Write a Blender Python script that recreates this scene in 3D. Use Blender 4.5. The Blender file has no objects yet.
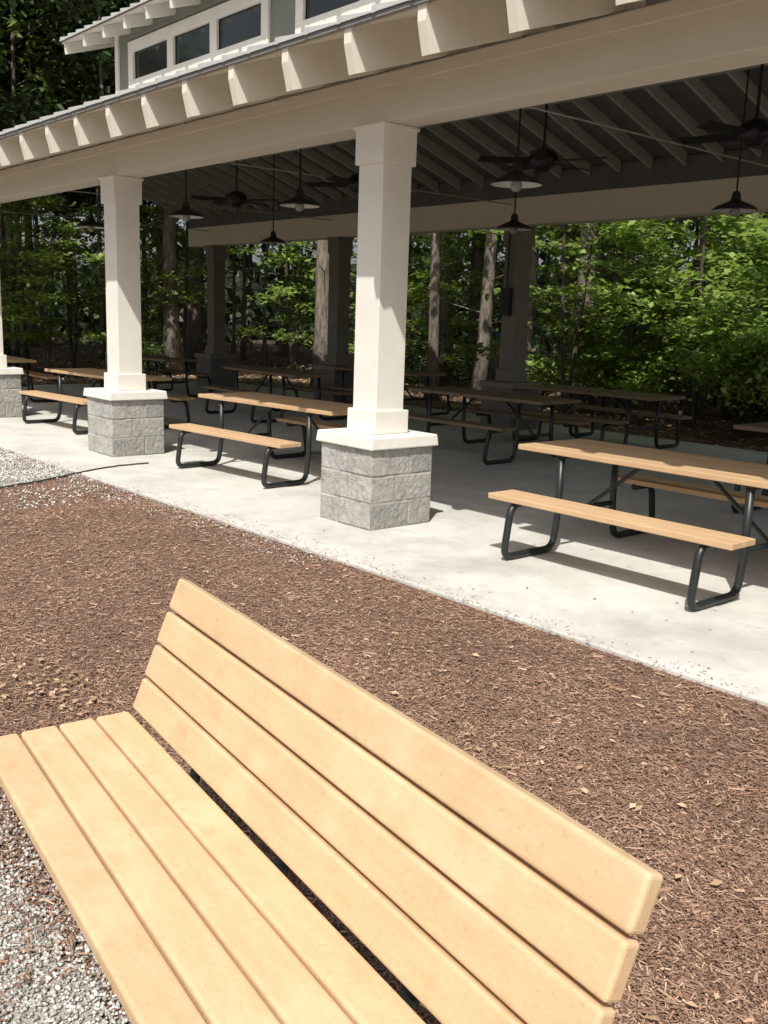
import bpy, math, random
import numpy as np
from mathutils import Vector, Matrix, noise
random.seed(7); rng=np.random.default_rng(7)
S=bpy.context.scene; C=S.collection
R=math.radians
# ------------------------------------------------------------ camera frame
TH=R(41.0); P=math.atan(194/971); ROLL=.033
FW=Vector((-math.cos(TH),math.sin(TH),0)); RT=Vector((math.sin(TH),math.cos(TH),0))
CAM=Vector((6.03,-5.14,1.65))
fwd=FW*math.cos(P)+Vector((0,0,-math.sin(P)))
L=RT.copy(); U=L.cross(fwd)
cr=L*math.cos(ROLL)+U*math.sin(ROLL); cu=U*math.cos(ROLL)-L*math.sin(ROLL)
cam=bpy.data.cameras.new('camera'); co=bpy.data.objects.new('camera',cam); C.objects.link(co)
M=Matrix((cr,cu,-fwd)).transposed().to_4x4(); M.translation=CAM; co.matrix_world=M
cam.sensor_fit='VERTICAL'; cam.sensor_height=24; cam.lens=971/1024*24; cam.clip_end=600; cam.clip_start=.05
S.camera=co
def away(px,r):
    """ground spot in the compass direction of picture column px, r metres off"""
    d=FW+RT*((px-384)/971.0)
    d.normalize(); return CAM.x+d.x*r, CAM.y+d.y*r
# ------------------------------------------------------------ light
SUNV=Vector((-.44,.58,-1)).normalized()
sl=bpy.data.lights.new('sun','SUN'); sl.energy=5.0; sl.angle=R(.5); sl.color=(1,.96,.89)
so=bpy.data.objects.new('sun',sl); C.objects.link(so); so.rotation_euler=SUNV.to_track_quat('-Z','Y').to_euler(); so.location=(10,-15,25)
W=bpy.data.worlds.new('World'); S.world=W; W.use_nodes=True
nt=W.node_tree; bg=nt.nodes['Background']; sk=nt.nodes.new('ShaderNodeTexSky'); sk.sky_type='NISHITA'; sk.sun_disc=False
sk.sun_elevation=math.asin(-SUNV.z); sk.sun_rotation=math.atan2(-SUNV.x,-SUNV.y); sk.dust_density=4.0
hz=nt.nodes.new('ShaderNodeHueSaturation'); hz.inputs['Saturation'].default_value=.55
nt.links.new(sk.outputs[0],hz.inputs['Color']); nt.links.new(hz.outputs[0],bg.inputs[0]); bg.inputs[1].default_value=.13
S.view_settings.view_transform='Standard'; S.view_settings.look='None'; S.view_settings.exposure=0
# ------------------------------------------------------------ materials
def newmat(name):
    m=bpy.data.materials.new(name); m.use_nodes=True; n=m.node_tree.nodes; l=m.node_tree.links
    return m,n,l,n['Principled BSDF']
def ramp(n,stops):
    r=n.new('ShaderNodeValToRGB'); e=r.color_ramp.elements
    while len(e)<len(stops): e.new(.5)
    for i,(p,c) in enumerate(stops): e[i].position=p; e[i].color=(*c,1)
    return r
def mat(name,c1,c2,scale=6,rough=.7,bump=.2,bscale=60,stretch=(1,1,1),metal=0,island=0,dist=.01,blot=None,blot2=None,blot3=None):
    m,n,l,b=newmat(name)
    tc=n.new('ShaderNodeTexCoord'); mp=n.new('ShaderNodeMapping'); mp.inputs['Scale'].default_value=stretch
    l.new(tc.outputs['Object'],mp.inputs[0])
    t=n.new('ShaderNodeTexNoise'); t.inputs['Scale'].default_value=scale; t.inputs['Detail'].default_value=8; t.inputs['Roughness'].default_value=.65
    l.new(mp.outputs[0],t.inputs['Vector'])
    r=ramp(n,[(.3,c1),(.7,c2)]); l.new(t.outputs[0],r.inputs[0]); out=r.outputs[0]
    for bl in (blot,blot2,blot3):
        if not bl: continue
        t3=n.new('ShaderNodeTexNoise'); t3.inputs['Scale'].default_value=bl[0]; t3.inputs['Detail'].default_value=6; t3.inputs['Roughness'].default_value=.7
        l.new(tc.outputs['Object'],t3.inputs['Vector'])
        r3=ramp(n,[(bl[2],(0,0,0)),(bl[3],(1,1,1))]); l.new(t3.outputs[0],r3.inputs[0])
        mx=n.new('ShaderNodeMixRGB'); mx.blend_type='MIX'; l.new(r3.outputs[0],mx.inputs[0]); l.new(out,mx.inputs[1]); mx.inputs[2].default_value=(*bl[1],1); out=mx.outputs[0]
    if island:
        g=n.new('ShaderNodeNewGeometry'); hs=n.new('ShaderNodeHueSaturation')
        mr=n.new('ShaderNodeMapRange'); mr.inputs[3].default_value=1-island; mr.inputs[4].default_value=1+island
        l.new(g.outputs['Random Per Island'],mr.inputs[0]); l.new(mr.outputs[0],hs.inputs['Value']); l.new(out,hs.inputs['Color']); out=hs.outputs[0]
    l.new(out,b.inputs['Base Color']); b.inputs['Roughness'].default_value=rough; b.inputs['Metallic'].default_value=metal
    if bump:
        t2=n.new('ShaderNodeTexNoise'); t2.inputs['Scale'].default_value=bscale; t2.inputs['Detail'].default_value=5
        l.new(mp.outputs[0],t2.inputs['Vector'])
        bp=n.new('ShaderNodeBump'); bp.inputs['Strength'].default_value=bump; bp.inputs['Distance'].default_value=dist
        l.new(t2.outputs[0],bp.inputs['Height']); l.new(bp.outputs[0],b.inputs['Normal'])
    return m
def islands(name,stops,rough=.9,trans=0,tcol=(.3,.45,.08),nscale=.35,lo=.78,hi=1.18):
    m,n,l,b=newmat(name)
    g=n.new('ShaderNodeNewGeometry'); r=ramp(n,stops); l.new(g.outputs['Random Per Island'],r.inputs[0])
    tc=n.new('ShaderNodeTexCoord'); t=n.new('ShaderNodeTexNoise'); t.inputs['Scale'].default_value=nscale; t.inputs['Detail'].default_value=4; l.new(tc.outputs['Object'],t.inputs['Vector'])
    hs=n.new('ShaderNodeHueSaturation'); mr=n.new('ShaderNodeMapRange'); mr.inputs[1].default_value=.3; mr.inputs[2].default_value=.7; mr.inputs[3].default_value=lo; mr.inputs[4].default_value=hi
    l.new(t.outputs[0],mr.inputs[0]); l.new(mr.outputs[0],hs.inputs['Value']); l.new(r.outputs[0],hs.inputs['Color'])
    l.new(hs.outputs[0],b.inputs['Base Color']); b.inputs['Roughness'].default_value=rough
    if trans:
        tr=n.new('ShaderNodeBsdfTranslucent'); tr.inputs[0].default_value=(*tcol,1); mx=n.new('ShaderNodeMixShader'); mx.inputs[0].default_value=trans
        l.new(b.outputs[0],mx.inputs[1]); l.new(tr.outputs[0],mx.inputs[2]); l.new(mx.outputs[0],n['Material Output'].inputs[0])
    return m
m_slat=mat('tan_composite_board',(.535,.36,.20),(.615,.43,.252),scale=16,rough=.74,bump=.4,bscale=150,stretch=(.35,1.6,1.6),island=.05,dist=.002,blot=(90,(.42,.275,.15),.55,.76),blot2=(3.5,(.665,.48,.295),.48,.72),blot3=(6,(.48,.315,.17),.56,.78))
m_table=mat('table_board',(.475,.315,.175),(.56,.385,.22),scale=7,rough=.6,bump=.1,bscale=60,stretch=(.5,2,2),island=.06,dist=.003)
m_tabled=mat('shade_darkened_table_board',(.17,.12,.075),(.24,.165,.10),scale=7,rough=.7,bump=.1,bscale=60,stretch=(.5,2,2),island=.08,dist=.003)  # darker copy of the table boards; deep interior shade painted into the colour
m_black=mat('black_powder_coat',(.010,.013,.013),(.018,.022,.021),scale=20,rough=.4,bump=.05)
m_cord=mat('dark_grey_cord',(.035,.033,.03),(.06,.055,.05),scale=20,rough=.8,bump=0)
m_white=mat('cream_painted_board',(.69,.665,.60),(.77,.745,.68),scale=2.5,rough=.55,bump=.06,bscale=40,blot=(9,(.62,.59,.52),.60,.80))
m_shadecol=mat('shade_darkened_column',(.16,.142,.12),(.21,.188,.16),scale=3,rough=.65,bump=.06,bscale=40)  # column colour darkened so the far row carries its shade in the paint
m_beam=mat('beige_painted_beam',(.54,.49,.41),(.61,.56,.475),scale=2,rough=.6,bump=.08,bscale=30,stretch=(.15,2,2))
m_farbeam=mat('cream_painted_far_beam',(.62,.57,.48),(.69,.64,.55),scale=2,rough=.6,bump=.08,bscale=30,stretch=(.15,2,2))
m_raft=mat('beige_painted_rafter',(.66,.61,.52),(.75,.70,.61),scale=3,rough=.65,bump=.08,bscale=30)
m_inraft=mat('shade_toned_rafter',(.31,.30,.27),(.38,.37,.33),scale=3,rough=.75,bump=.08,bscale=30)  # beige rafter toned down; under-roof and far-side shade held in the colour
m_cap=mat('cast_stone_cap',(.64,.615,.56),(.76,.735,.67),scale=8,rough=.8,bump=.2,bscale=120,blot=(14,(.52,.495,.44),.58,.78))
m_cmu=mat('split_face_concrete_block',(.235,.23,.215),(.44,.43,.40),scale=20,rough=.95,bump=1,bscale=110,dist=.006,island=.2,blot=(60,(.16,.155,.14),.54,.68),blot2=(6,(.38,.37,.34),.48,.62))
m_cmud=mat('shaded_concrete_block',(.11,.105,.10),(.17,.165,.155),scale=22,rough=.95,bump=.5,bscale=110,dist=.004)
m_conc=mat('broom_finished_concrete',(.50,.485,.445),(.61,.595,.55),scale=2.2,rough=.9,bump=.4,bscale=160,dist=.003,blot=(.9,(.40,.39,.355),.46,.68),blot2=(6,(.35,.335,.30),.57,.78),blot3=(50,(.29,.27,.235),.64,.74))
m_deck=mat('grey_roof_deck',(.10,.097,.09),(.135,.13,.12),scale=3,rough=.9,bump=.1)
m_metalroof=mat('grey_metal_roof',(.40,.40,.39),(.48,.48,.465),scale=3,rough=.6,bump=0)
m_drip=mat('grey_drip_edge',(.16,.16,.155),(.20,.20,.195),rough=.7,bump=0)
m_siding=mat('grey_green_siding',(.17,.18,.16),(.21,.22,.195),scale=3,rough=.7,bump=.1)
m_glass=mat('dark_window_glass',(.018,.022,.02),(.04,.046,.04),scale=1.4,rough=.08,bump=0)
m_metal=mat('dark_bronze_metal',(.006,.0057,.0054),(.010,.0095,.009),rough=.5,bump=0)
m_shade=mat('grey_lamp_shade',(.04,.038,.035),(.055,.052,.048),rough=.45,bump=0)
m_refl=mat('white_enamel',(.60,.60,.57),(.66,.66,.63),rough=.35,bump=0)
m_bulb=mat('dusty_glass_bulb',(.22,.22,.20),(.30,.30,.27),rough=.2,bump=0)
m_bark=mat('grey_brown_bark',(.075,.06,.048),(.30,.255,.21),scale=7,rough=.95,bump=1,bscale=14,stretch=(2.5,2.5,.4),dist=.05)
m_twig=mat('dark_twig_bark',(.05,.04,.03),(.11,.09,.07),scale=7,rough=.95,bump=0)
m_mulchbase=mat('mulch_soil',(.115,.066,.044),(.20,.12,.08),scale=40,rough=1,bump=.9,bscale=120,dist=.02)
m_ground=mat('forest_floor',(.09,.065,.042),(.24,.17,.115),scale=1.6,rough=1,bump=.6,bscale=20,dist=.05)
m_gravbase=mat('gravel_dust',(.26,.235,.20),(.40,.37,.33),scale=30,rough=1,bump=.6,bscale=150)
m_chip=islands('shredded_mulch',[(0,(.105,.058,.039)),(.4,(.245,.142,.096)),(.78,(.345,.212,.145)),(.95,(.43,.28,.195)),(1,(.60,.45,.32))],nscale=1.5,lo=.82,hi=1.18)
m_stone=islands('crushed_stone',[(0,(.22,.215,.20)),(.4,(.40,.385,.355)),(.8,(.55,.53,.49)),(1,(.72,.70,.65))],nscale=2)
m_dead=islands('dead_leaf',[(0,(.22,.13,.08)),(.6,(.38,.245,.15)),(1,(.54,.39,.26))],rough=.8)
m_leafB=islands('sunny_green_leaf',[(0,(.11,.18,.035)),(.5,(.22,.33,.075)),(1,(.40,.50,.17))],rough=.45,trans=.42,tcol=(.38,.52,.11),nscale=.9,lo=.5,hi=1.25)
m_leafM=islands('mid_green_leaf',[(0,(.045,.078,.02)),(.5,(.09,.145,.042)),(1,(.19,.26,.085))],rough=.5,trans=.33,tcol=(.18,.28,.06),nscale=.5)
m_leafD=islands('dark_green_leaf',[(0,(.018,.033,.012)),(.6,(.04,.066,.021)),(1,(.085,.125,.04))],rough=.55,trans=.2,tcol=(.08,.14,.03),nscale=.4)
m_dry=mat('dry_stem',(.30,.21,.13),(.40,.28,.18),rough=.9,bump=0)
# ------------------------------------------------------------ mesh helpers
class MB:
    def __init__(s): s.v=[]; s.f=[]
    def add(s,v,f):
        o=len(s.v); s.v+= [tuple(p) for p in v]; s.f+=[tuple(i+o for i in q) for q in f]; return s
    def box(s,c,d,rot=None):
        v=[]
        for x in(-.5,.5):
            for y in(-.5,.5):
                for z in(-.5,.5):
                    p=Vector((x*d[0],y*d[1],z*d[2])); 
                    if rot: p=rot@p
                    v.append(p+Vector(c))
        return s.add(v,[(0,1,3,2),(4,6,7,5),(0,4,5,1),(2,3,7,6),(0,2,6,4),(1,5,7,3)])
    def span(s,x0,x1,y0,y1,z0,z1): return s.box(((x0+x1)/2,(y0+y1)/2,(z0+z1)/2),(abs(x1-x0),abs(y1-y0),abs(z1-z0)))
    def prism(s,prof,x0,x1):
        """profile in (y,z), swept along x"""
        n=len(prof); v=[(x0,a,b) for a,b in prof]+[(x1,a,b) for a,b in prof]
        return s.add(v,[tuple(range(n))[::-1],tuple(range(n,2*n))]+[(i,(i+1)%n,n+(i+1)%n,n+i) for i in range(n)])
    def tube(s,pts,r,n=10,cap=True):
        pts=[Vector(p) for p in pts]; rs=r if isinstance(r,(list,tuple)) else [r]*len(pts)
        v=[];f=[]; ref=None
        for i,p in enumerate(pts):
            d=(pts[min(i+1,len(pts)-1)]-pts[max(i-1,0)]).normalized()
            if ref is None: ref=d.orthogonal().normalized()
            ref=(ref-d*ref.dot(d)).normalized(); b=d.cross(ref)
            for k in range(n):
                a=2*math.pi*k/n; v.append(p+(ref*math.cos(a)+b*math.sin(a))*rs[i])
        for i in range(len(pts)-1):
            for k in range(n): f.append((i*n+k,i*n+(k+1)%n,(i+1)*n+(k+1)%n,(i+1)*n+k))
        if cap: f+= [tuple(range(n))[::-1], tuple(range((len(pts)-1)*n,len(pts)*n))]
        return s.add(v,f)
    def lathe(s,prof,n=28,c=(0,0,0)):
        v=[];f=[]
        for r,z in prof:
            for k in range(n): a=2*math.pi*k/n; v.append((c[0]+r*math.cos(a),c[1]+r*math.sin(a),c[2]+z))
        for i in range(len(prof)-1):
            for k in range(n): f.append((i*n+k,i*n+(k+1)%n,(i+1)*n+(k+1)%n,(i+1)*n+k))
        return s.add(v,f)
    def build(s,name,m,parent=None,bevel=0,smooth=False,seg=2):
        me=bpy.data.meshes.new(name); me.from_pydata(s.v,[],s.f); me.update(); me.materials.append(m)
        if smooth: me.polygons.foreach_set('use_smooth',[True]*len(me.polygons))
        o=bpy.data.objects.new(name,me); C.objects.link(o); o.parent=parent
        if bevel: b=o.modifiers.new('bevel','BEVEL'); b.width=bevel; b.segments=seg; b.limit_method='ANGLE'
        return o
def npmesh(name,v,f,m,parent=None):
    v=np.asarray(v,dtype=np.float32); f=np.asarray(f,dtype=np.int32); k=f.shape[1]
    me=bpy.data.meshes.new(name); me.vertices.add(len(v)); me.vertices.foreach_set('co',v.ravel())
    me.loops.add(f.size); me.loops.foreach_set('vertex_index',f.ravel())
    me.polygons.add(len(f)); me.polygons.foreach_set('loop_start',np.arange(len(f),dtype=np.int32)*k)
    me.update(calc_edges=True); me.validate(); me.materials.append(m)
    o=bpy.data.objects.new(name,me); C.objects.link(o); o.parent=parent; return o
def rounded(pts,r=.06,n=6):
    pts=[Vector(p) for p in pts]; out=[pts[0]]
    for i in range(1,len(pts)-1):
        a,b,c=pts[i-1],pts[i],pts[i+1]; d1=(a-b); d2=(c-b); q=min(r,d1.length*.49,d2.length*.49)
        p1=b+d1.normalized()*q; p2=b+d2.normalized()*q
        for k in range(n+1):
            t=k/n; out.append(p1*(1-t)**2+b*2*t*(1-t)+p2*t*t)
    out.append(pts[-1]); return out
def empty(name,loc=(0,0,0),rz=0,parent=None):
    o=bpy.data.objects.new(name,None); C.objects.link(o); o.location=loc; o.rotation_euler=(0,0,rz); o.empty_display_size=.2; o.parent=parent; return o
def tag(o,label=None,cat=None,group=None,kind=None):
    if label:o['label']=label
    if cat:o['category']=cat
    if group:o['group']=group
    if kind:o['kind']=kind
    return o
def copy_tree(o,parent=None):
    c=o.copy(); C.objects.link(c); c.parent=parent
    for ch in list(o.children): copy_tree(ch,c)
    return c
def repaint(o,m):
    o.material_slots[0].link='OBJECT'; o.material_slots[0].material=m
# ------------------------------------------------------------ setting
g=MB(); E=260
g.add([(-E,-E,-.034),(E,-E,-.034),(E,E,-.034),(-E,E,-.034)],[(0,1,2,3)])
tag(g.build('ground',m_ground),'forest floor of brown litter around the shelter','ground',kind='structure')
g=MB(); g.add([(-20,-16,-.026),(14,-16,-.026),(14,-.9,-.026),(-20,-.9,-.026)],[(0,1,2,3)])
tag(g.build('mulch_bed',m_mulchbase),'reddish brown mulch bed between bench and concrete','ground',kind='structure')
g=MB(); g.span(-14.7,9.9,-1.07,7.6,-.16,0)
tag(g.build('pavement',m_conc,bevel=.010),'pale concrete slab under the pavilion','pavement',kind='structure')
def blob(poly,z,jit,name,label):
    out=[]
    for i in range(len(poly)):
        a=Vector(poly[i]);b=Vector(poly[(i+1)%len(poly)]); k=max(2,int((b-a).length/.12))
        for q in range(k):
            p=a.lerp(b,q/k); out.append((p.x+random.uniform(-jit,jit),p.y+random.uniform(-jit,jit),z))
    g=MB(); g.add(out,[tuple(range(len(out)))]); tag(g.build(name,m_gravbase),label,'ground',kind='structure')
side=[(-3.42,-1.09),(-3.2,-1.6),(-2.95,-2.3),(-2.6,-3.4),(-15,-3.4),(-15,-1.09)]
path=[(-4,-4.25),(11,-4.25),(11,-9.5),(-4,-9.5)]
blob(side,-.020,.03,'gravel_strip','grey gravel strip beside the slab at far left')
blob(path,-.020,.04,'gravel_path','grey gravel path under the front of the bench')
def pts_in(x0,x1,y0,y1,n,cond=None):
    x=rng.uniform(x0,x1,n);y=rng.uniform(y0,y1,n)
    if cond is not None: k=cond(x,y); x=x[k];y=y[k]
    return x,y
def in_side(x,y):
    xl=np.interp(-y,[1.09,1.6,2.3,3.4],[-3.42,-3.2,-2.95,-2.6]); return x<xl
def chips(x,y,z0,lmin,lmax,wmin,wmax,name,m,tilt=.2,lift=.012):
    n=len(x); a=rng.uniform(0,2*np.pi,n); t=rng.normal(0,tilt,n); rl=rng.normal(0,.35,n)
    Ln=lmin+(lmax-lmin)*rng.random(n)**1.6; w=rng.uniform(wmin,wmax,n)
    d=np.stack([np.cos(a)*np.cos(t),np.sin(a)*np.cos(t),np.sin(t)],1)
    s=np.stack([-np.sin(a)*np.cos(rl),np.cos(a)*np.cos(rl),np.sin(rl)],1)
    c=np.stack([x,y,z0+rng.uniform(0,lift,n)+np.abs(np.sin(t))*Ln*.35],1)
    up=np.array([0,0,1.0]); h=w*.25
    V=np.empty((n,6,3))
    for i,(u) in enumerate((-.5,.5)):
        tp=(.6 if i else 1.0)
        V[:,i*3+0]=c+d*(Ln*u)[:,None]-s*(w*.5*tp)[:,None]
        V[:,i*3+1]=c+d*(Ln*u)[:,None]+up*h[:,None]
        V[:,i*3+2]=c+d*(Ln*u)[:,None]+s*(w*.5*tp)[:,None]
    b=(np.arange(n)*6)[:,None]
    F=np.concatenate([b+np.array([[0,1,4,3]]),b+np.array([[1,2,5,4]])],0)
    return npmesh(name,V.reshape(-1,3),F,m)
x,y=pts_in(-3.6,8.4,-4.5,-1.08,270000,lambda x,y:~in_side(x,y)&(y>-4.2-.3*rng.random(len(x))**2))
x2=rng.normal(4.6,1.7,210000); y2=rng.normal(-3.1,.9,210000); k_=(y2<-1.1)&(y2>-4.25)&(x2>0)&(x2<8.4); x2=x2[k_]; y2=y2[k_]
xx_=np.r_[x,x2]; yy_=np.r_[y,y2]
o=chips(xx_,yy_,-.026,.005,.036,.0018,.0065,'mulch',m_chip,tilt=.16,lift=.012)
tag(o,'shredded reddish brown wood mulch covering the bed','mulch',kind='stuff')
x,y=pts_in(-3,8,-4.15,-1.1,6500)
tag(chips(x,y,-.013,.018,.060,.005,.013,'coarse_mulch',m_chip,tilt=.08,lift=.003),'larger flat wood chips lying on top of the mulch','mulch',kind='stuff')
def octs(x,y,z0,smin,smax,name,m):
    n=len(x); s=rng.uniform(smin,smax,n)
    base=np.array([[1,0,0],[0,1,0],[-1,0,0],[0,-1,0],[0,0,.8],[0,0,-.8]],float)
    V=base[None]*s[:,None,None]*rng.uniform(.6,1.25,(n,6,1)); a=rng.uniform(0,6.28,n); ca,sa=np.cos(a),np.sin(a)
    X=V[:,:,0]*ca[:,None]-V[:,:,1]*sa[:,None]; Y=V[:,:,0]*sa[:,None]+V[:,:,1]*ca[:,None]
    V=np.stack([X+x[:,None],Y+y[:,None],V[:,:,2]+z0+(s*.4)[:,None]],2)
    f=np.array([[0,1,4],[1,2,4],[2,3,4],[3,0,4],[1,0,5],[2,1,5],[3,2,5],[0,3,5]])
    F=((np.arange(n)*6)[:,None,None]+f[None]).reshape(-1,3)
    return npmesh(name,V.reshape(-1,3),F,m)
x,y=pts_in(2.2,5.6,-5.9,-4.0,90000,lambda x,y:y<-4.22+.25*rng.random(len(x))**2)
x2,y2=pts_in(-9,-2.6,-3.3,-1.09,26000,in_side)
x3,y3=pts_in(-3.6,.9,-1.6,-1.09,3600,lambda x,y:(y>-1.12-.4*rng.random(len(x))**2))
x5,y5=pts_in(-3.5,-1.9,-3.3,-1.1,1800,lambda x,y:rng.random(len(x))<.5)
tag(octs(np.r_[x,x3],np.r_[y,y3],-.017,.0025,.009,'gravel',m_stone),'crushed grey gravel stones','gravel',kind='stuff')
tag(octs(np.r_[x2,x5],np.r_[y2,y5],-.017,.004,.018,'side_gravel',m_stone),'rough pale gravel stones beside the slab at left','gravel',kind='stuff')
x,y=pts_in(2.2,5.6,-5.6,-4.05,22000,lambda x,y:np.sin(x*7.1+1)*np.sin(y*8.3+x*3)+rng.normal(0,.35,len(x))>.1); x2,y2=pts_in(-5,7,-1.10,-.7,5200,lambda x,y:y<-1.10+(.07+.10*np.sin(x*3.1+np.sin(x*7))**2+.3*rng.random(len(x))**3)*rng.random(len(x)))
x4,y4=pts_in(-8,-2.6,-3.3,-1.1,9000,lambda x,y:in_side(x,y)&(np.sin(x*4)*np.sin(y*5+x)+rng.normal(0,.4,len(x))>.1))
o=chips(np.r_[x,x4],np.r_[y,y4],-.010,.008,.036,.003,.008,'scattered_mulch',m_chip); tag(o,'stray mulch chips scattered over the gravel','mulch',kind='stuff')
o=chips(x2,y2,.002,.008,.028,.003,.007,'mulch_crumbs',m_chip,lift=.004); tag(o,'mulch crumbs along the edge of the concrete slab','mulch',kind='stuff')
def leaves_np(c,size,flat=.5,fold=.25,wid=.3):
    n=len(c); a=rng.uniform(0,2*np.pi,n); t=rng.normal(0,flat,n); r=rng.normal(0,flat,n); s=size*rng.uniform(.6,1.25,n)
    d=np.stack([np.cos(a)*np.cos(t),np.sin(a)*np.cos(t),np.sin(t)],1)
    w=np.stack([-np.sin(a)*np.cos(r),np.cos(a)*np.cos(r),np.sin(r)],1)
    V=np.empty((n,4,3)); V[:,0]=c-d*s[:,None]*.5; V[:,1]=c+w*s[:,None]*wid; V[:,2]=c+d*s[:,None]*.5; V[:,3]=c-w*s[:,None]*wid
    V[:,1,2]+=s*fold*.3; V[:,3,2]+=s*fold*.3
    return V.reshape(-1,3),(np.arange(n)*4)[:,None]+np.array([[0,1,2,3]])
x,y=pts_in(-3,8,-4.0,-1.1,520); NL=120; x2=rng.normal(2.0,.24,NL); y2=rng.normal(-3.58,.10,NL); x3,y3=pts_in(2.6,4,-5.2,-4.2,50); XX=np.r_[x,x2,x3]
v,f=leaves_np(np.stack([XX,np.r_[y,y2,y3],np.full(len(XX),-.008)+rng.uniform(0,.010,len(XX))],1),.036,.2,.3)
tag(npmesh('leaf_litter',v,f,m_dead),'small dry brown leaves lying on the mulch','leaves',kind='stuff')
x,y=pts_in(-9,8,-1.05,6.5,500); v,f=leaves_np(np.stack([x,y,np.full(len(x),.005)],1),.026,.1)
tag(npmesh('slab_debris',v,f,m_dead),'dry leaf bits scattered on the concrete floor','leaves',kind='stuff')
g=MB(); pts=[(-3.62,-.2,.008),(-3.6,-.55,.008),(-3.45,-.95,.008),(-3.38,-1.1,.004),(-3.15,-1.6,-.006),(-2.92,-2.2,-.006),(-2.6,-3.2,-.006),(-2.2,-4.3,-.006)]
pp=[]
for i in range(len(pts)-1):
    for k in range(5): pp.append(Vector(pts[i]).lerp(Vector(pts[i+1]),k/5)+Vector((random.uniform(-.012,.012),0,0)))
g.tube(pp+[Vector(pts[-1])],.009,8)
tag(g.build('cord',m_cord,smooth=True),'thin dark cord lying across the slab edge and gravel at left','cord')
def weed(loc,label,seed):
    r=random.Random(seed); g=MB()
    for k in range(12):
        a=r.uniform(0,6.28); h=r.uniform(.02,.07); q=r.uniform(.03,.09)
        g.tube([(0,0,0),(math.cos(a)*q*.4,math.sin(a)*q*.4,h*.7),(math.cos(a)*q,math.sin(a)*q,h)],[.0018,.0014,.0008],4)
    o=g.build('dry_weed',m_dry); o.location=loc; tag(o,label,'plant')
weed((2.77,-1.38,-.02),'dry weed tuft in the mulch, the right one near the slab edge',1)
weed((2.45,-1.55,-.02),'dry weed tuft in the mulch, the left one near the slab edge',2)
# ------------------------------------------------------------ pavilion
PAV=empty('pavilion',(0,0,0)); tag(PAV,'open sided beige picnic pavilion with block based columns and clerestory roof','pavilion')
FARY=6.45; CY=FARY/2; X0,X1=-14.35,9.9; SL=1/3.
def zd(y,e=-.98,z=3.475): 
    yy=y if y<=CY else 2*CY-y
    return z+(yy-e)*SL
def rough_base():
    g=MB(); w=.325; H=.64; g.span(-w+.005,w-.005,-w+.005,w-.005,0,H)
    for side_ in range(4):
        rot=Matrix.Rotation(side_*math.pi/2,3,'Z')
        for c in range(3):
            z0=c*H/3; z1=z0+H/3; cuts=[-w,.075,w] if (c+side_)%2 else [-w,-.075,w]
            for b in range(2):
                a0,a1=cuts[b]+.002,cuts[b+1]-.002
                nx=max(4,int((a1-a0)/.012)); nz=17; vs=[];fs=[]; sd=random.uniform(0,99); tl0,tl1=random.uniform(-.008,.008),random.uniform(-.008,.008)
                for j in range(nz+1):
                    for i in range(nx+1):
                        u,v_=i/nx,j/nz; xx=a0+(a1-a0)*u; zz=z0+.002+(z1-z0-.004)*v_
                        e=min(i,nx-i,j,nz-j)
                        if e==0: d=-.004
                        else: d=.001+noise.noise(Vector((xx*24+sd,zz*24,sd)))*.0045+noise.noise(Vector((xx*70+sd,zz*70,sd)))*.003+(u-.5)*tl0+(v_-.5)*tl1
                        vs.append(rot@Vector((xx,-w-d,zz)))
                for j in range(nz):
                    for i in range(nx):
                        k=j*(nx+1)+i; fs.append((k,k+1,k+nx+2,k+nx+1))
                g.add(vs,fs)
    return g
def taper(g,w0,w1,z0,z1):
    a,b=w0/2,w1/2
    g.add([(-a,-a,z0),(a,-a,z0),(a,a,z0),(-a,a,z0),(-b,-b,z1),(b,-b,z1),(b,b,z1),(-b,b,z1)],[(3,2,1,0),(4,5,6,7),(0,1,5,4),(1,2,6,5),(2,3,7,6),(3,0,4,7)])
g=MB(); g.box((0,0,1.78),(.292,.292,2.26)); col=g.build('column',m_white,PAV,bevel=.006)
rough_base().build('block_base',m_cmu,col)
g=MB(); taper(g,.72,.70,.642,.735); g.build('base_cap',m_cap,col,bevel=.01)
g=MB(); g.box((0,0,.83),(.355,.355,.186)); g.build('base_trim',m_white,col,bevel=.006)
g=MB(); g.box((0,0,2.935),(.338,.338,.26)); g.box((0,0,3.075),(.37,.37,.028)); g.build('capital',m_white,col,bevel=.005)
spots=[(0,0)]+[(x_,0) for x_ in (-13.4,-9.0,-4.55,4.5,9.0)]+[(x_,FARY) for x_ in (-13.25,-8.8,-4.35,.72,5.0,9.3)]
for i,(x_,yy) in enumerate(spots):
    c=col if i==0 else copy_tree(col,PAV)
    c.location=(x_,yy,0)
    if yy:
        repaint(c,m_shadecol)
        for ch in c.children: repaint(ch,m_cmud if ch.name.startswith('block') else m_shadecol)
    if x_==-4.35:
        g=MB(); g.box((-.02,-.2,1.95),(.17,.09,.42)); g.tube([(-.02,-.2,2.16),(-.02,-.2,3.07)],.013,8)
        g.build('electrical_box',m_metal,c,bevel=.006)
for yy in (0,FARY):
    mb=m_beam if yy==0 else m_farbeam; zt_=3.44 if yy==0 else 3.49
    g=MB(); g.span(X0+.15,X1-.15,yy-.15,yy+.15,3.09,zt_); 
    g.build('beam',mb,PAV,bevel=.006)
    if yy==0:
        g=MB(); g.span(X0+.14,X1-.14,-.164,-.14,3.34,3.43); g.build('beam_trim',mb,PAV,bevel=.004)
SP=.70
RX=[.06+SP*k for k in range(-30,20) if X0+.05<.06+SP*k<X1-.05]
RI=[X0+.1+k*.512 for k in range(48) if X0+.1+k*.512<X1-.05]
CX0,CX1=-9.35,5.0
TD=.305
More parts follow.
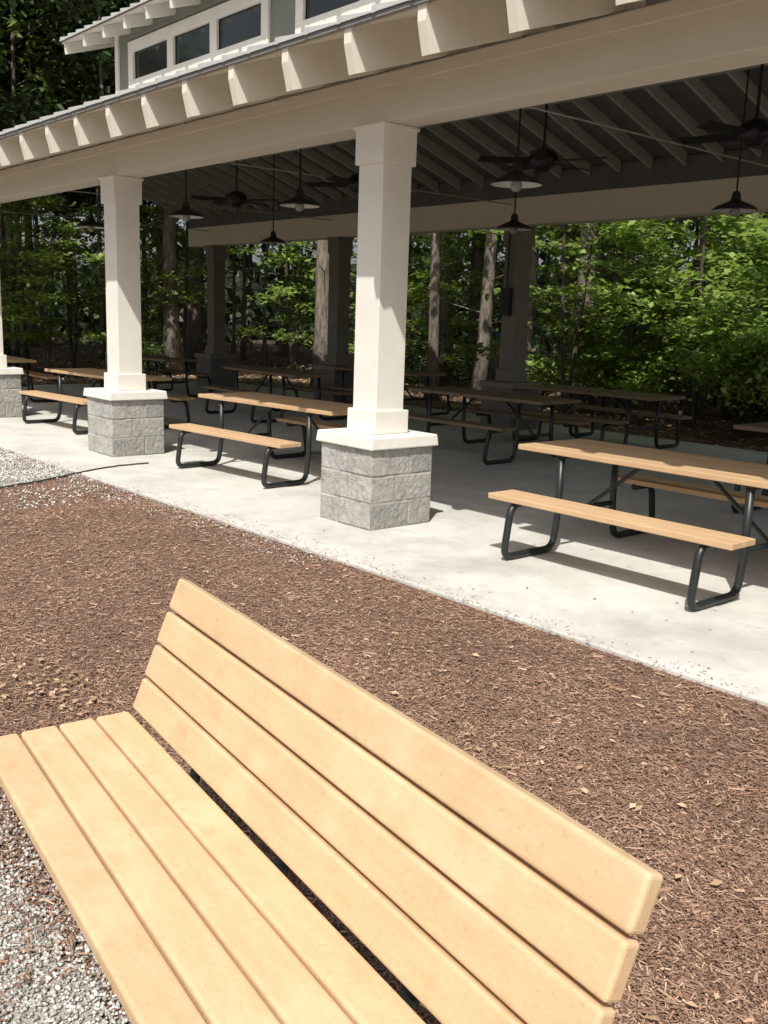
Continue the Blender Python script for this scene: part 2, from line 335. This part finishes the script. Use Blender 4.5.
for sgn in (0,1):
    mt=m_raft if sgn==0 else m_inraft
    def yv(y): return y if sgn==0 else FARY-y
    for x_ in RI:
        ye=2.21 if CX0<x_<CX1 else CY-.03
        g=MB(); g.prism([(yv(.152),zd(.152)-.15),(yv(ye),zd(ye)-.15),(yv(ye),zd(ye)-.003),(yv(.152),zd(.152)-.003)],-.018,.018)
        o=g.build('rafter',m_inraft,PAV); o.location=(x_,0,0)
    for x_ in RX:
        yi=.15 if sgn==0 else -.152
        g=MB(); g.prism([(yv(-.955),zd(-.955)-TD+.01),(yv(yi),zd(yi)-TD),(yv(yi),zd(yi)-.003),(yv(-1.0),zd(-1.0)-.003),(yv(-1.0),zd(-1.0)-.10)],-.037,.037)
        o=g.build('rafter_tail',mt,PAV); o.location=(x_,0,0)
    yi=.148 if sgn==0 else -.1
    g=MB(); g.prism([(yv(yi),zd(yi)-.003),(yv(-.98),zd(-.98)-.003),(yv(-.98),zd(-.98)-.018),(yv(yi),zd(yi)-.018)],X0+.02,X1-.02); g.build('eave_soffit',mt,PAV)
    if sgn: 
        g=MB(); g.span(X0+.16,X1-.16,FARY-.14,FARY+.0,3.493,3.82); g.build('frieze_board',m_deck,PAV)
    for a,b,ye in ((X0,CX0,CY),(CX0,CX1,2.3),(CX1,X1,CY)):
        g=MB(); g.prism([(yv(-1.0),zd(-1.0)),(yv(ye),zd(ye)),(yv(ye),zd(ye)+.03),(yv(-1.0),zd(-1.0)+.03)],a+.001,b-.001); g.build('roof_deck',m_deck,PAV)
        g=MB(); g.prism([(yv(-1.03),zd(-1.03)+.034),(yv(ye),zd(ye)+.034),(yv(ye),zd(ye)+.042),(yv(-1.03),zd(-1.03)+.042)],a+.001,b-.001)
        k=math.ceil(a/.35)
        while k*.35<b-.03:
            xx=k*.35; k+=1
            if xx<a+.03: continue
            g.prism([(yv(-1.035),zd(-1.035)+.030),(yv(ye),zd(ye)+.043),(yv(ye),zd(ye)+.075),(yv(-1.035),zd(-1.035)+.075)],xx-.015,xx+.015)
        g.build('metal_roofing',m_metalroof,PAV)
    g=MB(); y0,y1=sorted((yv(-1.018),yv(-1.003))); g.span(X0,X1,y0,y1,3.462,3.498); g.build('drip_edge',m_drip,PAV)
    y0,y1=sorted((yv(2.22),yv(2.36))); g=MB(); g.span(CX0,CX1,y0+.001,y1,4.18,4.33); g.build('ledger_beam',m_inraft,PAV)
    y0,y1=sorted((yv(2.3),yv(2.38))); g=MB()
    wz0,wz1=5.10,5.56
    g.span(CX0,CX1,y0,y1,4.34,wz0); g.span(CX0,CX1,y0,y1,wz1,5.93)
    grp=[(-8.75,-5.15),(-4.3,-.7),(.15,3.75)]
    ed=[CX0]+[q for ab in grp for q in ab]+[CX1]
    for a,b in zip(ed[::2],ed[1::2]): g.span(a,b,y0,y1,wz0,wz1)
    g.build('clerestory_wall',m_siding,PAV)
    fy0,fy1=sorted((yv(2.26),yv(2.297)))
    for a,b in grp:
        g=MB(); f_=.13
        g.span(a-f_,b+f_,fy0,fy1,wz0-f_,wz0+.03); g.span(a-f_,b+f_,fy0,fy1,wz1-.03,wz1+f_)
        w_=(b-a)/3
        g.span(a-f_,a+.03,fy0,fy1,wz0+.031,wz1-.031); g.span(b-.03,b+f_,fy0,fy1,wz0+.031,wz1-.031)
        for k in (1,2): g.span(a+k*w_-.09,a+k*w_+.09,fy0,fy1,wz0+.031,wz1-.031)
        fr=g.build('window',m_white,PAV)
        for k in range(3):
            g=MB(); py0,py1=sorted((yv(2.31),yv(2.325))); g.span(a+k*w_+.02,a+(k+1)*w_-.02,py0,py1,wz0,wz1); g.build('pane',m_glass,fr)
    g=MB(); ay0,ay1=sorted((yv(2.268),yv(2.298))); g.span(CX0,CX0+.11,ay0,ay1,4.6,5.9); g.span(CX1-.11,CX1,ay0,ay1,4.6,5.9); g.build('corner_board',m_white,PAV)
    g=MB(); z_=4.68
    while z_<5.86:
        if not (wz0-.14<z_<wz1+.14): 
            a0,a1=sorted((yv(2.29),yv(2.2985))); g.span(CX0+.12,CX1-.12,a0,a1,z_-.05,z_+.008)
        z_+=.11
    g.build('lap_siding',m_siding,PAV)
    ue,uz=1.83,5.84
    def zu(y): return uz+(y-ue)*SL
    for nm,m_,t0,t1 in (('upper_roof_deck',m_raft,0,.03),('upper_metal_roofing',m_metalroof,.033,.05)):
        g=MB(); g.prism([(yv(ue-(.04 if t0 else 0)),zu(ue)+t0),(yv(CY),zu(CY)+t0),(yv(CY),zu(CY)+t1),(yv(ue-(.04 if t0 else 0)),zu(ue)+t1)],CX0-1.0,CX1+1.0)
        if t0:
            for k in range(52):
                xx=CX0-.95+k*.31
                if xx<CX1+.95: g.prism([(yv(ue-.045),zu(ue)+.03),(yv(CY),zu(CY)+.051),(yv(CY),zu(CY)+.09),(yv(ue-.045),zu(ue)+.09)],xx-.014,xx+.014)
        g.build(nm,m_,PAV)
    x_=CX0-.92
    while x_<CX1+.98:
        g=MB(); g.prism([(yv(ue+.03),zu(ue+.03)-.17),(yv(CY-.02),zu(CY-.02)-.17),(yv(CY-.02),zu(CY-.02)-.003),(yv(ue+.01),zu(ue+.01)-.003)],-.028,.028)
        o=g.build('upper_rafter',m_white,PAV); o.location=(x_,0,0); x_+=SP
for xx in (CX0,CX1-.08):
    g=MB(); g.prism([(2.385,4.34),(FARY-2.385,4.34),(FARY-2.385,5.88),(CY,6.1),(2.385,5.88)],xx,xx+.08); g.build('gable_wall',m_siding,PAV)
for x_ in (-13.3,-8.9,-4.42,.3,4.8,9.1):
    g=MB(); g.tube([(x_,.15,3.40),(x_,FARY-.15,3.40)],.009,8); g.build('tie_rod',m_inraft,PAV)
    if CX0<x_<CX1:
        g=MB(); g.span(x_-.05,x_+.05,2.37,FARY-2.37,4.20,4.31); g.build('collar_beam',m_inraft,PAV)
# ------------------------------------------------------------ pendant lamps
def make_lamp():
    t=empty('pendant_lamp')
    g=MB(); g.lathe([(.001,.20),(.03,.20),(.045,.17),(.05,.12),(.07,.10),(.11,.085),(.20,.045),(.232,.012),(.232,.004)],32); g.build('lamp_shade',m_shade,t,smooth=True)
    g=MB(); g.lathe([(.045,.09),(.10,.078),(.19,.038),(.228,.006)],32); g.build('reflector',m_refl,t,smooth=True)
    g=MB(); g.lathe([(.001,-.055),(.03,-.05),(.052,-.025),(.052,.01),(.04,.04),(.03,.088)],20); g.build('bulb',m_bulb,t,smooth=True)
    return t
proto=make_lamp(); first=True
lamps=[(-.08,1.6,2.84,'large pendant lamp right of the near column, hanging highest'),
(-3.36,1.6,2.86,'pendant lamp with pale underside between the near and second columns'),
(-5.94,1.6,2.88,'pendant lamp just right of the second column'),
(-8.9,1.6,2.88,'pendant lamp seen behind the second column'),
(.37,4.5,2.86,'pendant lamp at the right edge of the photo, below the fan'),
(-2.8,4.6,2.82,'small pendant lamp directly below the large one, by the far beam'),
(-5.6,4.6,2.84,'pendant lamp in the back row hidden behind the near column'),
(-8.3,4.6,2.84,'small pendant lamp at the left end of the far beam')]
for x_,y_,z_,lb in lamps:
    o=proto if first else copy_tree(proto); first=False
    for ch in list(o.children):
        if ch.name.startswith('stem'): bpy.data.objects.remove(ch)
    o.location=(x_,y_,z_); tag(o,lb,'lamp','pendant lamps under the pavilion roof')
    zt=zd(y_)-.02
    g=MB(); g.tube([(0,0,.19),(0,0,zt-z_)],.010,8); g.lathe([(.05,zt-z_-.05),(.06,zt-z_)],16); g.build('stem',m_metal,o)
# ------------------------------------------------------------ ceiling fans
def make_fan():
    t=empty('ceiling_fan')
    g=MB(); g.lathe([(.001,-.10),(.06,-.10),(.09,-.06),(.15,-.03),(.16,.05),(.12,.10),(.03,.14),(.001,.14)],24); g.build('motor',m_metal,t,smooth=True)
    g=MB(); g.tube([(0,0,.1),(0,0,1.0)],.015,8); g.lathe([(.03,.98),(.07,1.02)],16); g.build('rod',m_metal,t)
    for k in range(5):
        a=2*math.pi*k/5+.3; g=MB(); r_=Matrix.Rotation(a,3,'Z')@Matrix.Rotation(R(13),3,'X')
        g.box(r_@Vector((.43,0,0)),(.54,.14,.014),r_); g.box(r_@Vector((.15,0,0)),(.12,.04,.016),r_); g.build('blade',m_metal,t,bevel=.003)
    return t
f0=make_fan()
for k,(x_,lb) in enumerate(((-1.25,'dark ceiling fan above and right of the large pendant lamp'),(1.2,'dark ceiling fan at the top right edge of the photo'),(-4.4,'dark ceiling fan hanging near the near column'),(-7.4,'dark ceiling fan farthest to the left, by the second column'))):
    o=f0 if k==0 else copy_tree(f0); o.location=(x_,3.3,3.36); o.rotation_euler.z=k*.5
    tag(o,lb,'fan','ceiling fans under the pavilion roof')
# ------------------------------------------------------------ picnic tables
def make_table():
    t=empty('picnic_table')
    g=MB()
    for k in range(5): g.box((0,-.305+k*.1525,.735),(2.24,.147,.04))
    g.build('tabletop',m_table,t,bevel=.006)
    for s in(-1,1):
        g=MB()
        for k in range(2): g.box((0,s*(.665+k*.135),.435),(1.9,.130,.04))
        g.build('seat',m_table,t,bevel=.006)
    for sx in(-1,1):
        X=sx*.74
        for s in(-1,1):
            g=MB(); g.tube(rounded([(X,s*.60,.398),(X,s*.845,.398),(X,s*.90,.028),(X,s*.37,.028),(X,s*.33,.30),(X,s*.33,.70)],.085),.026,12)
            g.build('leg',m_black,t,smooth=True)
        g=MB(); g.box((X,0,.703),(.06,.70,.022)); g.tube([(X,-.33,.30),(X,.33,.30)],.02,10)
        g.tube([(X,0,.30),(X-sx*.5,0,.70)],.016,8); g.build('brace',m_black,t,bevel=.002)
    return t
T0=make_table()
tl=[(2.32,.75,0,'picnic table nearest the camera, at right beside the near column'),
(-2.46,.84,R(4),'picnic table between the two nearest columns, slightly turned'),
(-7.1,.95,R(4),'picnic table left of the second column at the slab front'),
(-2.45,3.95,R(2),'shaded picnic table in the middle row right of the near column'),
(-7.2,3.95,R(-3),'shaded picnic table in the middle row left of the near column'),
(2.3,3.85,0,'shaded picnic table at the right edge of the photo in the middle row'),
(-2.3,6.0,0,'shaded picnic table beyond the far beam, behind the nearest one'),
(-7.0,6.1,R(3),'shaded picnic table in the back row near the middle far column'),
(-11.6,4.0,R(2),'shaded picnic table in the middle row at the far left end'),
(-11.6,.95,R(-3),'picnic table at the far left corner of the slab')]
for k,(x_,y_,a,lb) in enumerate(tl):
    o=T0 if k==0 else copy_tree(T0); o.location=(x_,y_,0); o.rotation_euler.z=a; tag(o,lb,'picnic table','picnic tables under the pavilion')
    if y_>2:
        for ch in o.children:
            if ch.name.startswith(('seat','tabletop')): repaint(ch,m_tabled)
# ------------------------------------------------------------ foreground bench
BN=empty('park_bench',(4.335,-3.992,-.03),math.atan2(-.128,.9917)); tag(BN,'tan slatted bench with black frame in the foreground on mulch','bench')
LB=1.90
g=MB()
for k in range(4): g.box((0,-.050-k*.110,.445),(LB,.1025,.038))
g.build('seat',m_slat,BN,bevel=.009,seg=3)
tl_=math.atan2(.157,.395); rx=Matrix.Rotation(-tl_,3,'X'); bd=Vector((0,math.sin(tl_),math.cos(tl_))); nf=Vector((0,-math.cos(tl_),math.sin(tl_)))
st=Vector((0,.010,.470)); g=MB()
for k in range(4): g.box(st+bd*(.051+k*.1095)-nf*.021,(LB,.042,.1005),rx)
g.build('backrest',m_slat,BN,bevel=.009,seg=3)
for X in(-.52,0,.52):
    g=MB()
    def bar(p,q,w=.05,t=.012):
        p=Vector(p);q=Vector(q);d=q-p; a=math.atan2(d.z,d.y); g.box((p+q)/2,(w,d.length,t),Matrix.Rotation(a,3,'X'))
    bar((X,-.40,.417),(X,.03,.417)); bar((X,.038,.41),Vector((X,.012,.475))+bd*.41-nf*.050)
    bar((X,-.14,.41),(X,-.12,.02),.05,.03); bar((X,-.02,.41),(X,.12,.02),.05,.03)
    bar((X,-.16,.012),(X,.18,.012),.06,.012)
    g.build('leg',m_black,BN,bevel=.003)
# ------------------------------------------------------------ trees
def tall_tree(seed,mleaf,h,r0,nl,size,crown0):
    rd=random.Random(seed); t=empty('forest_tree')
    bend=(rd.uniform(-.25,.25),rd.uniform(-.25,.25)); g=MB(); n=12; pts=[];rs=[]
    for i in range(n):
        q=i/(n-1); pts.append((bend[0]*q*q+.05*math.sin(q*9+seed),bend[1]*q*q+.05*math.cos(q*7+seed),-.1+h*.9*q)); rs.append(r0*(1-q*.85)+(.08*r0/.15 if i==0 else 0))
    g.tube(pts,rs,9); tips=[]
    for k in range(16):
        q=crown0+(1-crown0)*k/16; i=min(n-2,int(q*(n-1))); b=Vector(pts[i]).lerp(Vector(pts[i+1]),q*(n-1)-i)
        a=rd.uniform(0,6.28); ln=rd.uniform(1.4,3.2)*(1.1-q*.5); e=b+Vector((math.cos(a)*ln,math.sin(a)*ln,rd.uniform(.2,1.1)))
        g.tube([b,(b+e)/2+Vector((0,0,.15)),e],[r0*.28*(1.2-q),r0*.15,.01],5); tips+= [e,(b+e)/2,(b+e*3)/4]
    for k in range(4):
        z_=rd.uniform(1.5,4.5); a=rd.uniform(0,6.28); ln=rd.uniform(.3,.9); g.tube([(0,0,z_),(math.cos(a)*ln,math.sin(a)*ln,z_+.2)],[.02,.006],4)
    g.build('trunk',m_bark,t,smooth=True)
    tips=np.array([tuple(p) for p in tips]); c=tips[rng.integers(0,len(tips),nl)]+rng.normal(0,1,(nl,3))*np.array([.5,.5,.24])
    v,f=leaves_np(c,size,.6); npmesh('crown',v,f,mleaf,t); return t
def under_tree(seed,mleaf,h,nl,size,spread=1.6,ns=None):
    rd=random.Random(seed); t=empty('understory_tree'); g=MB(); C_=[]
    ns=ns or rd.choice((1,2,3))
    for s in range(ns):
        a=rd.uniform(0,6.28); tip=Vector((math.cos(a)*.35,math.sin(a)*.35,h)); g.tube([(0,0,-.1),tip*.5+Vector((rd.uniform(-.1,.1),0,0)),tip],[.04,.026,.008],6)
        for k in range(11):
            q=.22+.78*k/11; b=tip*q; a2=rd.uniform(0,6.28); ln=spread*rd.uniform(.5,1)*(1.15-q*.6); e=b+Vector((math.cos(a2)*ln,math.sin(a2)*ln,rd.uniform(-.1,.4)))
            g.tube([b,e],[.014,.004],4)
            m_=nl//(11*ns); nc=5; cc=rng.random(nc)**.6; cl=cc[rng.integers(0,nc,m_)]; pb=np.array(b)[None]*(1-cl[:,None])+np.array(e)[None]*cl[:,None]
            C_.append(pb+rng.normal(0,1,(m_,3))*np.array([.21,.21,.06])+np.sin(cl*40)[:,None]*np.array([[.12,-.12,.05]]))
    g.build('trunk',m_twig,t); c=np.concatenate(C_); v,f=leaves_np(c,size,.35,wid=.34); npmesh('crown',v,f,mleaf,t); return t
def shrub(seed,mleaf,h,w,nl,size):
    t=empty('shrub'); rd=random.Random(seed); g=MB(); C_=[]; ns=22
    for k in range(ns):
        a=rd.uniform(0,6.28); el=rd.uniform(.1,1.5); q=rd.uniform(.6,1); e=Vector((math.cos(a)*w*q*math.cos(el),math.sin(a)*w*q*math.cos(el),h*.3+h*.65*q*math.sin(el))); g.tube([(0,0,-.05),e*.5+Vector((0,0,.1)),e],[.014,.01,.004],4)
        m_=nl//ns; u=rng.uniform(.8,1.03,m_)[:,None]; C_.append(np.array(e)[None]*u+rng.normal(0,1,(m_,3))*np.array([.17,.17,.09])*w/1.2)
    g.build('stems',m_twig,t); c=np.concatenate(C_); c[:,2]=np.abs(c[:,2]); v,f=leaves_np(c,size,.45,wid=.34); npmesh('foliage',v,f,mleaf,t); return t
talls=[tall_tree(11,m_leafM,15,.14,5800,.26,.47),tall_tree(12,m_leafD,17,.20,7000,.26,.46),tall_tree(13,m_leafM,13,.08,4800,.24,.46),tall_tree(14,m_leafD,14,.11,6000,.26,.44)]
unders=[under_tree(21,m_leafB,4.6,2500,.16,2.1,2),under_tree(22,m_leafB,3.6,2200,.15,1.8,2),under_tree(23,m_leafM,5.2,2400,.16,2.0,2)]
shrubs=[shrub(31,m_leafB,1.7,1.4,2800,.12),shrub(32,m_leafM,1.0,1.1,2600,.09),shrub(33,m_leafD,1.2,1.3,3000,.10),shrub(34,m_leafB,2.4,1.8,3600,.14)]
def ok(x,y): return not(x>-16.2 and y<8.9)
def put(protos,state,k,x,y,label,cat,group,sc=1):
    p=protos[k]
    if k in state: o=copy_tree(p)
    else: o=p; state.add(k)
    o.location=(x,y,-.03); o.rotation_euler.z=random.uniform(0,6.28); o.scale=(sc,sc,sc*random.uniform(.92,1.1)); tag(o,label,cat,group); return o
st_=set(); cnt=0; placed=[]
kinds=['slim forest tree with grey brown trunk in the woods behind the pavilion','tall thick trunked dark forest tree in the woods behind the pavilion','young thin trunked forest tree in the woods behind the pavilion','dark leaved forest tree in the woods behind the pavilion']
for px,r,k in [(447,17.8,1),(476,21,0),(425,20.5,3),(320,24,1),(170,27,1),(60,24,0),(572,22,1)]:
    x_,y_=away(px,r)
    if not ok(x_,y_): continue
    placed.append((x_,y_)); put(talls,st_,k,x_,y_,kinds[k],'tree','forest trees with '+('grey','thick','thin','dark')[k]+' trunks',1.1)
tries=0
while cnt<128 and tries<6000:
    tries+=1; px=random.uniform(-300,960); r=18.5+29*random.random()**1.1
    x_,y_=away(px,r)
    if not ok(x_,y_) or any((x_-a)**2+(y_-b)**2<1.5 for a,b in placed): continue
    placed.append((x_,y_)); k=(0,2,1,2,3,3)[cnt%6]
    if r<21 and k==2: k=3
    put(talls,st_,k,x_,y_,kinds[k],'tree','forest trees with '+('grey','thick','thin','dark')[k]+' trunks',random.uniform(.85,1.2)); cnt+=1
st_=set()
U_=[(45,21.5,0),(72,23.5,1),(15,22.5,0),(-40,22,0),(165,24,1),(240,21.5,0),(290,23,0),(320,27,0),(395,25,1),(425,23,0),(475,25,1),(560,18,0),(600,16.5,1),(645,18.5,0),(690,17.5,0),(735,16,1),(775,17,0),(815,15,0),(620,21,2),(720,20,0),(590,24,0),(120,29,0),(860,16,1),(700,24,0),(760,22,2),(660,26,0)]
ul=['light green layered understory tree at the edge of the woods','small bright green understory tree low under the taller trees','mid green understory tree in the shade of the woods']
for px,r,k in U_:
    x_,y_=away(px,r)
    if not ok(x_,y_): x_,y_=away(px,r+3.5)
    if not ok(x_,y_): continue
    put(unders,st_,k,x_,y_,ul[k],'tree','understory trees, '+('layered','small','shaded')[k],random.uniform(.85,1.15))
st_=set()
sl_=['bright green leafy shrub beyond the far side of the slab','low mid green shrub on the forest floor','low dark shrub on the forest floor','large rounded bright green bush at the right of the woods edge']
gn=('bright','low','dark','large rounded')
for px,r,k in [(745,16.5,3),(680,18,0),(800,16,3),(585,19.5,0)]:
    x_,y_=away(px,r)
    if ok(x_,y_): put(shrubs,st_,k,x_,y_,sl_[k],'shrub',gn[k]+' shrubs at the edge of the woods',random.uniform(.8,1.0))
for i in range(22):
    right=i%2==0
    px=random.uniform(560,860) if right else random.uniform(-60,540); r=random.uniform(17,27); x_,y_=away(px,r)
    if not ok(x_,y_): continue
    k=(0,1,2)[i//2%3] if right else (1,2)[i//2%2]; put(shrubs,st_,k,x_,y_,sl_[k],'shrub',gn[k]+' shrubs at the edge of the woods',random.uniform(.6,1.0))
# distant woods
def far_leaves(n,r0,r1,h,size,m,name,label,a0=-1.15,a1=1.15):
    a=rng.uniform(a0,a1,n); r=rng.uniform(r0,r1,n); z=rng.uniform(0,1,n)**1.1*h*(.75+.25*np.sin(a*17)+.12*np.sin(a*43))
    keep=(np.sin(a*61+r*.3)+np.sin(a*23-z*.5)+rng.normal(0,.6,n))>-.6; a=a[keep]; r=r[keep]; z=z[keep]
    base=math.atan2(FW.y,FW.x); c=np.stack([CAM.x+np.cos(base+a)*r,CAM.y+np.sin(base+a)*r,z],1)
    v,f=leaves_np(c,size,.8); tag(npmesh(name,v,f,m),label,'woods',kind='stuff')
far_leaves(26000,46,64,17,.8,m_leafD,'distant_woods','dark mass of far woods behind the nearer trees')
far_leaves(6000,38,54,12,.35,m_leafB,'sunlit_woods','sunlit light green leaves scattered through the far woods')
base=math.atan2(FW.y,FW.x)
g=MB(); nn=160; vs=[];fs=[]
for i in range(nn+1):
    aa=base-1.3+2.6*i/nn
    for j in range(9):
        rr=66+2.0*noise.noise(Vector((i*.4,j*.8,3)))*2+j*.3; zz=-.1+j*.66*(1+.6*noise.noise(Vector((i*.35,7,1))))
        vs.append((CAM.x+math.cos(aa)*rr,CAM.y+math.sin(aa)*rr,zz))
for i in range(nn):
    for j in range(8): k=i*9+j; fs.append((k,k+9,k+10,k+1))
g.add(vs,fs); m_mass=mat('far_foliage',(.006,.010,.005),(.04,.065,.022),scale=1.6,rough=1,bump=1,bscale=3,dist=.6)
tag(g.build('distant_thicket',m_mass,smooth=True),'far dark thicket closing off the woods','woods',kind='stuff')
x,y=pts_in(-40,12,12.0,28,22000); c=np.stack([x,y,rng.uniform(-.03,.22,len(x))],1); c=c[(np.sin(x*1.3)+np.sin(y*1.7+x*.6))>1.0]
v,f=leaves_np(c,.11,.5); tag(npmesh('ground_cover',v,f,m_leafM),'low leafy ground cover on the forest floor','ground cover',kind='stuff')
x,y=pts_in(-34,12,7.65,22,40000); v,f=leaves_np(np.stack([x,y,rng.uniform(-.03,.0,len(x))],1),.1,.25)
x,y=pts_in(-34,-14.8,-3,8,14000); v2,f2=leaves_np(np.stack([x,y,rng.uniform(-.03,.0,len(x))],1),.1,.25)
tag(npmesh('forest_leaf_litter',np.r_[v,v2],np.r_[f,f2+len(v)],m_dead),'brown fallen leaves on the forest floor','leaves',kind='stuff')
